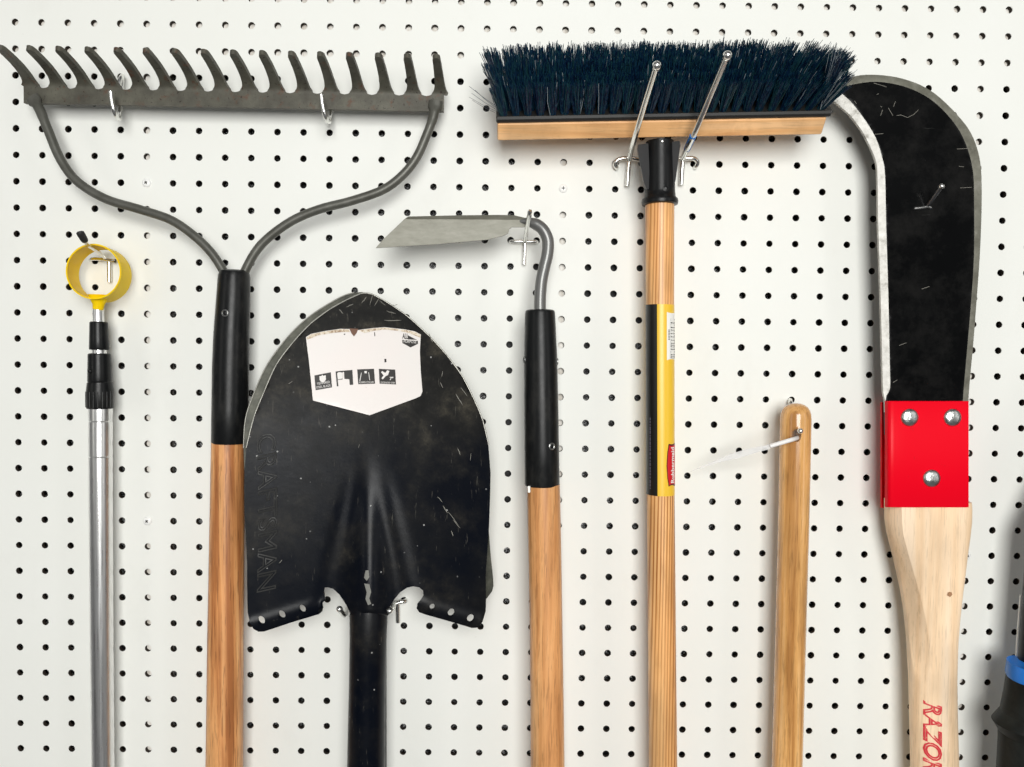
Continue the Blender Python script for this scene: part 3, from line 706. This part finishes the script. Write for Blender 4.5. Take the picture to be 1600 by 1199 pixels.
def bristles():
    rnd = random.Random(11)
    V, Fc, M = [], [], []
    nx, nw = 27, 5
    def strand(p, q, mid, r, mi):
        k = len(V); pts = [p, mid, q]
        for i, c in enumerate(pts):
            rr = r * (1, .95, .8)[i]
            for a in range(3):
                an = a * 2.094 + rnd.random() * .2; V.append(c + Vector((math.cos(an) * rr, math.sin(an) * rr, 0)))
        for i in range(2):
            for a in range(3): Fc.append((k + i * 3 + a, k + i * 3 + (a + 1) % 3, k + i * 3 + 3 + (a + 1) % 3, k + i * 3 + 3 + a)); M.append(mi)
        Fc.append((k + 6, k + 7, k + 8)); M.append(mi if mi else tipm[0])
    tipm = [0]
    for j in range(nw):
        w = .0045 + (BD - .009) * j / (nw - 1)
        for i in range(nx):
            x = .006 + (BW - .010) * (i + (.3 if j % 2 else 0)) / (nx - .6)
            f = x / BW
            sp = -.30 * max(0, 1 - f / .10) - .10 * max(0, 1 - f / .35) + .52 * max(0, (f - .80) / .20) ** 1.1 + .16 * max(0, (f - .5) / .5)
            tl = BL * (1 + rnd.uniform(-.03, .03)) * (.70, .78, .95, 1.0, 1.03)[j]
            tw = rnd.uniform(-.05, .05); ts = rnd.uniform(-.05, .05)
            for b in range(84):
                a = rnd.random() * 2 * PI; rr = math.sqrt(rnd.random())
                ox, ow = math.cos(a) * rr, math.sin(a) * rr
                root = bp(x + ox * .0030, BT + .004, w + ow * .0026)
                ln = tl * rnd.uniform(.90, 1.03) * (1 if rnd.random() > .04 else 1.08)
                if rnd.random() < .10: ln *= rnd.uniform(.6, .9)
                sx = sp + ts + ox * .09 + rnd.gauss(0, .030); sw = tw + ow * .07 + (j - 1.5) * .045 + rnd.gauss(0, .03)
                if rnd.random() < .02: sx += rnd.gauss(0, .2)
                nrm = math.sqrt(1 + sx * sx + sw * sw)
                d = (EX * sx + U + Wd * sw) / nrm
                mid = root + d * ln * .5 + Vector((rnd.gauss(0, .0005), rnd.gauss(0, .0005), 0))
                q = root + d * ln + EX * rnd.gauss(0, .0006) + Wd * rnd.gauss(0, .0006)
                strand(root, q, mid, .00036, 1 if rnd.random() < (.006, .01, .02, .03, .03)[j] else (2 if rnd.random() < .26 else 0))
    # stray bristles at the left end
    for (x0, y0, x1, y1) in ((775, 166, 733, 135), (775, 171, 737, 146), (775, 174, 733, 152), (774, 168, 742, 141), (773, 176, 738, 157), (776, 150, 752, 98), (775, 140, 755, 112)):
        p = P(x0, y0, .072); q = P(x1, y1, .078); strand(p, q, (p + q) / 2 + Vector((0, 0, -.0006)), .00036, 0)
    for s in range(70):
        t = rnd.random(); x0 = 1287 + rnd.uniform(-6, 2); y0 = 172 - rnd.uniform(0, 30)
        x1 = x0 + 34 - t * 18 + rnd.uniform(-6, 8); y1 = y0 - 42 - 40 * t + rnd.uniform(-6, 6)
        p = P(x0, y0, .064); q = P(min(x1, 1331), y1, .090); strand(p, q, (p + q) / 2, .00028, 1 if rnd.random() < .22 else 0)
    return V, Fc, M, True
obj('bristles', bristles(), [BRIS, BRTIP, BRTEAL], br, 0)
# collar
HH = .034
ck = obj('collar', rod([(1031, 222), (1031, 240), (1031, 270), (1031, 300), (1031, 309), (1031, 312), (1031, 316), (1031, 320), (1031, 321)], [21.5, 21.8, 22.6, 23.6, 24.4, 27.5, 28.3, 27.5, 25], HH, 40), BLACKP, br, 50)
WING = mat('satin_black_bracket', (.022, .022, .023), .42)
for sgn, pts in ((-1, [(1013, 224), (997, 226), (996, 232), (999, 250), (1006, 284), (1010, 296), (1016, 296)]), (1, [(1048, 222), (1062, 220), (1063, 228), (1060, 250), (1056, 280), (1052, 296), (1046, 296)])):
    obj('bracket_wing', plate(pts, lambda x, y: HH + .004 + .008 * (abs(x - 1031) / 34), .0022, step=6), WING, ck, 30)
obj('bolt', ball(P(1030.5, 227.5, HH) + Vector((0, -RR(21.5, HH), 0)), .0016, 10), CHROME, ck)
obj('bolt', disc_y(P(1035, 300, HH) + Vector((0, -RR(23.5, HH), 0)), [(.0026, 0), (.0026, .0008), (.0016, .0010), (.0012, .0002)], 16), BLACKP, ck, 30)
obj('handle', rod([(1030.8, 316), (1031, 420), (1031.4, 560), (1031.6, 700), (1032.2, 780), (1033.4, 900), (1034.6, 1050), (1036, 1199), (1037, 1330)], [22.3, 22.0, 21.6, 21.5, 21.6, 21.8, 22.0, 22.3, 22.6], HH, 48), PINE, br)
# printed sleeve: black and yellow halves
axs = lambda y: 1031.1 + (y - 470) * .0028
RS = RR(22.2, HH)
def sleeve():
    V, Fc, M = [], [], []; n = 64; ys = [477 + 295 * i / 12 for i in range(13)]
    for i, y in enumerate(ys):
        c = P(axs(y), y, HH)
        for k in range(n):
            a = 2 * PI * k / n
            V.append(c + Vector((math.sin(a) * RS, -math.cos(a) * RS, 0)))
    for i in range(len(ys) - 1):
        for k in range(n):
            a = 2 * PI * (k + .5) / n; a = a - 2 * PI if a > PI else a
            Fc.append((i * n + k, i * n + (k + 1) % n, (i + 1) * n + (k + 1) % n, (i + 1) * n + k)); M.append(0 if a < -.36 and a > -2.4 else 1)
    return V, Fc, M
sl = obj('label_sleeve', sleeve(), [LBLACK, LYEL], br, 60)
def cyl(x, y, e=.0003):
    """point on the sleeve: x = pixels right of the axis measured on the silhouette"""
    R = RS + e; k = RR(1, HH); dx = max(-R * .999, min(R * .999, (x - axs(y)) * k))
    return P(axs(y), y, HH) + Vector((dx, -math.sqrt(R * R - dx * dx), 0))
def cdecal(name, poly, m, e=.0002, par=None, step=3): return obj(name, sheet(poly, lambda x, y: cyl(x, y, e), step), m, par or sl, 0)
bc = cdecal('barcode_patch', [(1037.5, 489), (1052.6, 489), (1052.8, 563), (1037.5, 563)], LWHITE)
y = 499.0; rb = random.Random(4)
while y < 560:
    t = rb.choice((.8, 1.1, 1.6, 2.2)); cdecal('barcode_bar', [(1044, y), (1052.4, y), (1052.4, y + t), (1044, y + t)], INK, .0004, bc); y += t + rb.choice((.9, 1.3, 1.9))
for k in range(7): cdecal('barcode_digit', [(1040, 516 + k * 2.4), (1042.2, 516 + k * 2.4), (1042.2, 517.4 + k * 2.4), (1040, 517.4 + k * 2.4)], INK, .0004, bc, 0)
lg = cdecal('logo', [(1040.5, 691.5), (1052.8, 691), (1053, 758), (1040.5, 757), (1038.4, 745), (1037, 725), (1038.4, 704)], LBORD)
cdecal('logo_field', [(1041.5, 694), (1052.6, 694), (1052.8, 755.5), (1041.5, 755), (1039.6, 744), (1038.4, 725), (1039.6, 705)], LRED, .0004, lg)
tv, tf = text2d('Rubbermaid', 55, 6.2, bold=.02)
obj('logo_word', ([cyl(1050.6 - y, 752 - x, .0006) for x, y, _ in tv], tf, [0] * len(tf), True), LWHITE, lg, 0)
rb = random.Random(9); y = 652.0
while y < 762:
    t = rb.uniform(2, 6); cdecal('fine_print_line', [(1012.6, y), (1014.2, y), (1014.2, y + t), (1012.6, y + t)], FAINT, .0003, sl, 0); y += t + rb.uniform(1, 2.5)
# broom hooks
hook('long ball tipped hook crossing the broom block, left of the black collar', [
    ('crossbar', wire([P(966, 262, -.005), P(963, 262, .004), P(961.5, 255, .007), P(968, 249, .008), P(984, 247.5, .008), P(1000, 250, .007)], .0022), CHROME, P(984, 250, .008)),
    ('back_leg', tube([P(983, 249, .006), P(980, 291, .005)], .0024, 14), CHROME),
    ('hook_arm', wire([P(984, 248, .008), P(986, 236, .030), P(992, 214, .062), P(1006, 166, .092), P(1024, 108, .126)], .0026), CHROME),
    ('ball_tip', ball(P(1026, 103, .128), RR(7.2, .128), 18), CHROME)])
hook('long ball tipped hook crossing the broom block, wrapped with a scrap of blue tape', [
    ('crossbar', wire([P(1062, 248, .007), P(1072, 247.5, .008), P(1084, 248, .008), P(1090, 254, .006), P(1087, 261, .003), P(1083, 262, -.004)], .0022), CHROME, P(1066, 250, .008)),
    ('back_leg', tube([P(1066.5, 249, .006), P(1064.5, 289, .005)], .0024, 14), CHROME),
    ('hook_arm', wire([P(1067, 248, .008), P(1070, 240, .030), P(1081, 217, .062), P(1106, 158, .092), P(1134, 92, .128)], .0026), CHROME),
    ('blue_tape', wire([P(1073.5, 233, .042), P(1078.5, 222, .056), P(1083, 212, .065)], .0031), mat('blue_tape', (.01, .17, .55), .45)),
    ('ball_tip', ball(P(1136.5, 87, .130), RR(7.2, .130), 18), CHROME)])

# --- short varnished pole -----------------------------------------------------------
wp = thing('wooden_pole', 'varnished wooden pole with a rounded top, hung by the hole through its end', 'pole', P(1240, 800, .03))
HP = .032
prof_y = [(1243.6, 630.2, 3), (1243.6, 631, 8), (1243.6, 633, 13), (1243.6, 636.5, 17.5), (1243.6, 641, 20.6), (1243.6, 647, 22.6), (1243.4, 655, 23.4), (1242.5, 700, 23.4), (1240.5, 800, 23.3), (1236.5, 950, 23.2), (1233, 1080, 23.2), (1229.8, 1199, 23.3), (1227, 1320, 23.4)]
po = obj('shaft', rod([(a, b) for a, b, _ in prof_y], [c for *_, c in prof_y], HP, 64), BAM, wp)
cut = obj('cutter', tube([P(1246, 680, .0) + Vector((0, -.0, 0)), P(1246, 680, .0) + Vector((0, -.09, 0))], RR(7.5, .05), 28), CORE, None)
cut.scale = (1, 1, 1.0)
bmod = po.modifiers.new('hole', 'BOOLEAN'); bmod.object = cut; bmod.operation = 'DIFFERENCE'; bmod.solver = 'EXACT'
cc = P(1246, 681, .047)
for v in cut.data.vertices:
    v.co.x = cc.x + (v.co.x - P(1246, 680, 0).x) * .92; v.co.z = cc.z + (v.co.z - P(1246, 680, 0).z) * 1.35
dg = bpy.context.evaluated_depsgraph_get(); dg.update()
me2 = bpy.data.meshes.new_from_object(po.evaluated_get(dg)); po.modifiers.clear(); po.data = me2
bpy.data.objects.remove(cut)
me2.set_sharp_from_angle(angle=math.radians(35))
lp = obj('hanging_cord', tube(spline([P(1247, 684, .036), P(1240, 686.5, .054), P(1228, 690, .059), P(1203, 697.5, .058)], 5), [RR(3.4, .05)] * 16, 12), CORD, wp, 50)
obj('clear_tail', plate([(1204, 694.2), (1203, 701.8), (1180, 708), (1160, 714.5), (1140, 719), (1120, 724), (1100, 730), (1076, 738.5), (1100, 727.5), (1120, 719), (1140, 710), (1160, 704), (1180, 699.5)], lambda x, y: .020 + .038 * (x - 1076) / 127, .0004, step=0), FILM, lp, 0)
hook('bright hook tip poking through the hole of the varnished pole', [
    ('hook_arm', wire([P(1235, 624, -.006), P(1235, 626, .003), P(1236, 634, .008), P(1243, 664, .010), P(1248, 674, .022), P(1250, 674, .055)], .0021), CHROME, P(1240, 640, .008)),
    ('tip', ball(P(1250.3, 673.5, .056), .0027, 12), CHROME)])

# --- bush axe ---------------------------------------------------------------------------
ax = thing('bush_axe', 'hooked black bush axe blade clamped in red steel on a pale wooden handle', 'bush axe', P(1450, 800, .03))
o_out = [(1276, 148), (1300, 133), (1328, 121.5), (1354, 117), (1390, 119), (1420, 126), (1446, 137), (1470, 154), (1496, 180), (1516, 206), (1528, 236), (1533, 266), (1534, 300), (1533.5, 340), (1531, 400), (1526, 470), (1520.5, 540), (1515, 600), (1512.5, 640), (1512.5, 680)]
o_in = [(1384, 680), (1383, 628), (1380, 612), (1378.5, 560), (1376.5, 480), (1374, 400), (1372, 340), (1371, 270), (1366, 244), (1350, 210), (1337, 191), (1324, 176), (1300, 156), (1284, 149)]
AXO = smooth_poly(o_out, 3, False) + smooth_poly(o_in, 3, False)
b_out = [(1306, 139), (1322, 135), (1345, 130), (1370, 128), (1400, 132), (1428, 141), (1455, 156), (1480, 179), (1500, 206), (1513, 236), (1520, 266), (1522, 300), (1522, 400), (1516, 490), (1510, 560), (1504.5, 628), (1504, 680)]
b_in = [(1385, 680), (1383.5, 626), (1389, 612), (1391, 600), (1390, 560), (1388, 460), (1384.5, 350), (1383, 275), (1378, 245), (1368, 215), (1351, 187), (1331, 161), (1318, 149)]
AXB = smooth_poly(b_out, 3, False) + smooth_poly(b_in, 3, False)
HA = .036
def segd(x, y, poly):
    best = 1e9
    for i in range(len(poly)):
        ax_, ay = poly[i]; bx, by = poly[(i + 1) % len(poly)]; L2 = (bx - ax_) ** 2 + (by - ay) ** 2 + 1e-9
        t = max(0, min(1, ((x - ax_) * (bx - ax_) + (y - ay) * (by - ay)) / L2))
        best = min(best, (x - ax_ - t * (bx - ax_)) ** 2 + (y - ay - t * (by - ay)) ** 2)
    return math.sqrt(best)
def axe_h(x, y):
    if inpoly(x, y, AXB): return HA
    return HA - .0020 * min(1, segd(x, y, AXB) / 12)
def lined(x, y, pl): return min(segd(x, y, [pl[i], pl[i + 1]]) for i in range(len(pl) - 1))
def axe_m(x, y):
    if inpoly(x, y, AXB): return 0
    if y > 640 and x < 1450: return 0
    return 1 if lined(x, y, b_in) < lined(x, y, b_out) else 2
obj('blade', plate(AXO, axe_h, .0032, step=9, lines=[AXB + [AXB[0]]], matf=axe_m), [AXE, GROUND, DULL], ax, 20)
def clamp(x0, x1, y0, y1, h, th, bend):
    V, Fc = [], []; xs = [(x0 - 1.5, bend * 1.0), (x0, bend * .55), (x0 + 3, bend * .2), (x0 + 7, bend * .04), (x0 + 11, 0)] + [(x0 + 11 + (x1 - x0 - 11) * i / 6, 0) for i in range(1, 7)]
    n = len(xs)
    for d in (0, th):
        for y in (y0, y0 + 1.2, y1 - 1.2, y1):
            for x, b in xs:
                e = .0006 if (y in (y0, y1) and d == 0) else 0
                V.append(P(x, y, h - b - e) + Vector((0, d, 0)))
    for l in range(2):
        o_ = l * 4 * n
        for j in range(3):
            for i in range(n - 1): Fc.append((o_ + j * n + i, o_ + j * n + i + 1, o_ + (j + 1) * n + i + 1, o_ + (j + 1) * n + i))
    k = 4 * n
    for i in range(n - 1):
        Fc.append((i, i + 1, k + i + 1, k + i)); Fc.append((3 * n + i, 3 * n + i + 1, k + 3 * n + i + 1, k + 3 * n + i))
    for j in range(3):
        Fc.append((j * n, (j + 1) * n, k + (j + 1) * n, k + j * n)); Fc.append((j * n + n - 1, (j + 1) * n + n - 1, k + (j + 1) * n + n - 1, k + j * n + n - 1))
    return V, Fc
for pl_ in ([(1376, 181), (1379, 172)], [(1388, 169), (1395, 181)], [(1396, 167), (1399, 159)], [(1401, 181), (1408, 180), (1418, 184), (1428, 179), (1435, 172)], [(1367, 210), (1380, 209)], [(1335, 158), (1338, 162)], [(1495, 233), (1520, 232)], [(1498, 260), (1506, 261)], [(1405, 540), (1416, 536)], [(1440, 452), (1452, 448)], [(1395, 598), (1402, 594)], [(1376, 166), (1378, 168)], [(1365, 130), (1385, 136)], [(1500, 294), (1518, 293)], [(1370, 148), (1373, 147)]):
    obj('scratch', tube([P(a_, b_, HA + .0001) for a_, b_ in pl_], .00023, 6), SCR, ax, 0)
cl = obj('clamp_plate', clamp(1386.5, 1513.5, 627, 793, .0445, .003, .005), RED, ax, 50)
obj('clamp_plate', clamp(1379.5, 1513, 629, 794, .016, .003, -.0005), RED, ax, 50)
for x, y in ((1421, 652.5), (1488, 652.5), (1455.5, 747.5)):
    k = RR(14, .045); obj('rivet', disc_y(P(x, y, .0445), [(k, 0), (k, .0006), (k * .9, .0016), (k * .65, .0026), (k * .3, .0031), (.0002, .0032)], 28), STEEL, cl, 60)
def axe_handle():
    #  y, left, right, exponent, half depth (m), front left edge, facet strength
    R_ = [(782, 1387, 1511, 9, .0125, 1398, 1), (793, 1387, 1512, 9, .0125, 1398, 1), (815, 1387.5, 1511.5, 8, .0128, 1398.5, 1), (835, 1390, 1509.5, 7, .013, 1401, 1), (860, 1396, 1506.5, 6, .013, 1408, 1), (890, 1403, 1503.5, 5, .013, 1417, 1), (925, 1410, 1500, 4, .0132, 1427, 1), (960, 1415, 1496.5, 3.4, .0135, 1435, 1), (1000, 1418.5, 1494, 2.9, .0137, 1443, .9), (1030, 1420, 1493.3, 2.7, .0139, 1449, .55), (1060, 1421, 1493.3, 2.4, .014, 1452, 0), (1110, 1422, 1494, 2.4, .014, 1455, 0), (1199, 1424, 1496.5, 2.4, .014, 1458, 0), (1330, 1425, 1498, 2.4, .014, 1459, 0)]
    RF = []
    for a_, b_ in zip(R_, R_[1:]):
        for q in range(5): RF.append(tuple(u + (v - u) * q / 5 for u, v in zip(a_, b_)))
    RF.append(R_[-1])
    V, Fc = [], []; n = 180; hc = .030
    for y, l, r, e, dp, fl, st in RF:
        cx = (l + r) / 2; c = P(cx, y, hc); kx = RR(1, hc + .008); a = kx * (r - l) / 2
        A = Vector((-a, -dp * .05)); Bq = Vector((kx * (fl - cx), -dp)); tdir = (Bq - A).normalized(); nn = Vector((tdir.y, -tdir.x))
        if nn.dot(A) < 0: nn = -nn
        cc_ = nn.dot(A); full = (abs(a * nn.x) ** (e / (e - 1)) + abs(dp * nn.y) ** (e / (e - 1))) ** ((e - 1) / e)
        cl_ = cc_ * st + full * (1 - st)
        for k in range(n):
            t = 2 * PI * k / n; cs, sn = math.cos(t), math.sin(t)
            p = Vector((a * math.copysign(abs(cs) ** (2 / e), cs), dp * math.copysign(abs(sn) ** (2 / e), sn)))
            d = nn.dot(p)
            if st > 0 and d > cl_: p = p * (cl_ / d)
            V.append(c + Vector((p.x, p.y, 0)))
    for i in range(len(RF) - 1):
        for k in range(n): Fc.append((i * n + k, i * n + (k + 1) % n, (i + 1) * n + (k + 1) % n, (i + 1) * n + k))
    Fc.append(tuple(range(n))); Fc.append(tuple((len(RF) - 1) * n + k for k in range(n)))
    return V, Fc
hd = obj('handle', axe_handle(), HICK, ax, 28)
def hd_s(px, py, e=.0003):
    hc = .030; c = P(1459, py, hc); a = RR(36.2, hc + .008); x = (P(px, py, hc + .013).x - c.x); q = min(.98, abs(x) / a)
    return Vector((P(px, py, hc + .013).x, c.y - .014 * (1 - q ** 2.4) ** (1 / 2.4) - e, c.z))
obj('knot', sheet([(1480, 920), (1483, 918), (1487, 919), (1488, 923), (1484, 926), (1480, 924)], lambda x, y: hd_s(x, y), 0), mat('knot_brown', (.38, .20, .10), .6), hd, 0)
tv, tf = text2d('RAZORBACK', 198, 27, outline=.036, shear=.30, space=.95)
obj('stamped_word', ([hd_s(1444 + y, 1086 + x, .0006 + abs(z) * .00003) for x, y, z in tv if True], tf), REDT, hd, 0)
hook('small hook reaching over the black axe blade from the wall', [
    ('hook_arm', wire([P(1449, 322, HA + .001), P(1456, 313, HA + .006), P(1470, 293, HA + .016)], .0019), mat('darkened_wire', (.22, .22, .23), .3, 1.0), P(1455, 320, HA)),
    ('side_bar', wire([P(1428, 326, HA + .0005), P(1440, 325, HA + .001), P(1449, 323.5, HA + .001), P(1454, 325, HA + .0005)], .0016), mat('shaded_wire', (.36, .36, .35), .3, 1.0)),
    ('tip', ball(P(1471, 291.5, HA + .017), RR(4.6, HA + .017), 14), CHROME)])

# --- tool cut by the right edge ------------------------------------------------------------
rt = thing('power_tool_shaft', 'charcoal grip with a bright blue ring under a black shaft, at the right edge', 'garden tool', P(1625, 1080, .06))
obj('shaft', rod([(1749, 600), (1636, 835), (1622, 1040)], [26, 27, 28], .045, 36), BLACKP, rt)
obj('guide_wire', tube([P(1596, 930, .03), P(1592, 980, .03), P(1588, 1042, .035)], RR(2.4, .03), 10), ALU, rt)
obj('blue_ring', rod([(1622, 1039), (1622, 1040.5), (1620, 1059), (1620, 1061)], [40, 42.5, 43, 41], .055, 48), BLUE, rt)
gp = obj('grip', rod([(1620, 1059), (1620, 1064), (1618, 1090), (1616, 1115), (1613, 1135), (1612, 1160), (1611, 1199), (1609, 1330)], [38, 42, 43.5, 46, 47, 46, 47, 50], .055, 48), GRIP, rt)
obj('grip_band', rod([(1614, 1128), (1604.5, 1134), (1613, 1140)], [46, 48.6, 47], .055, 48), GRIP, gp)
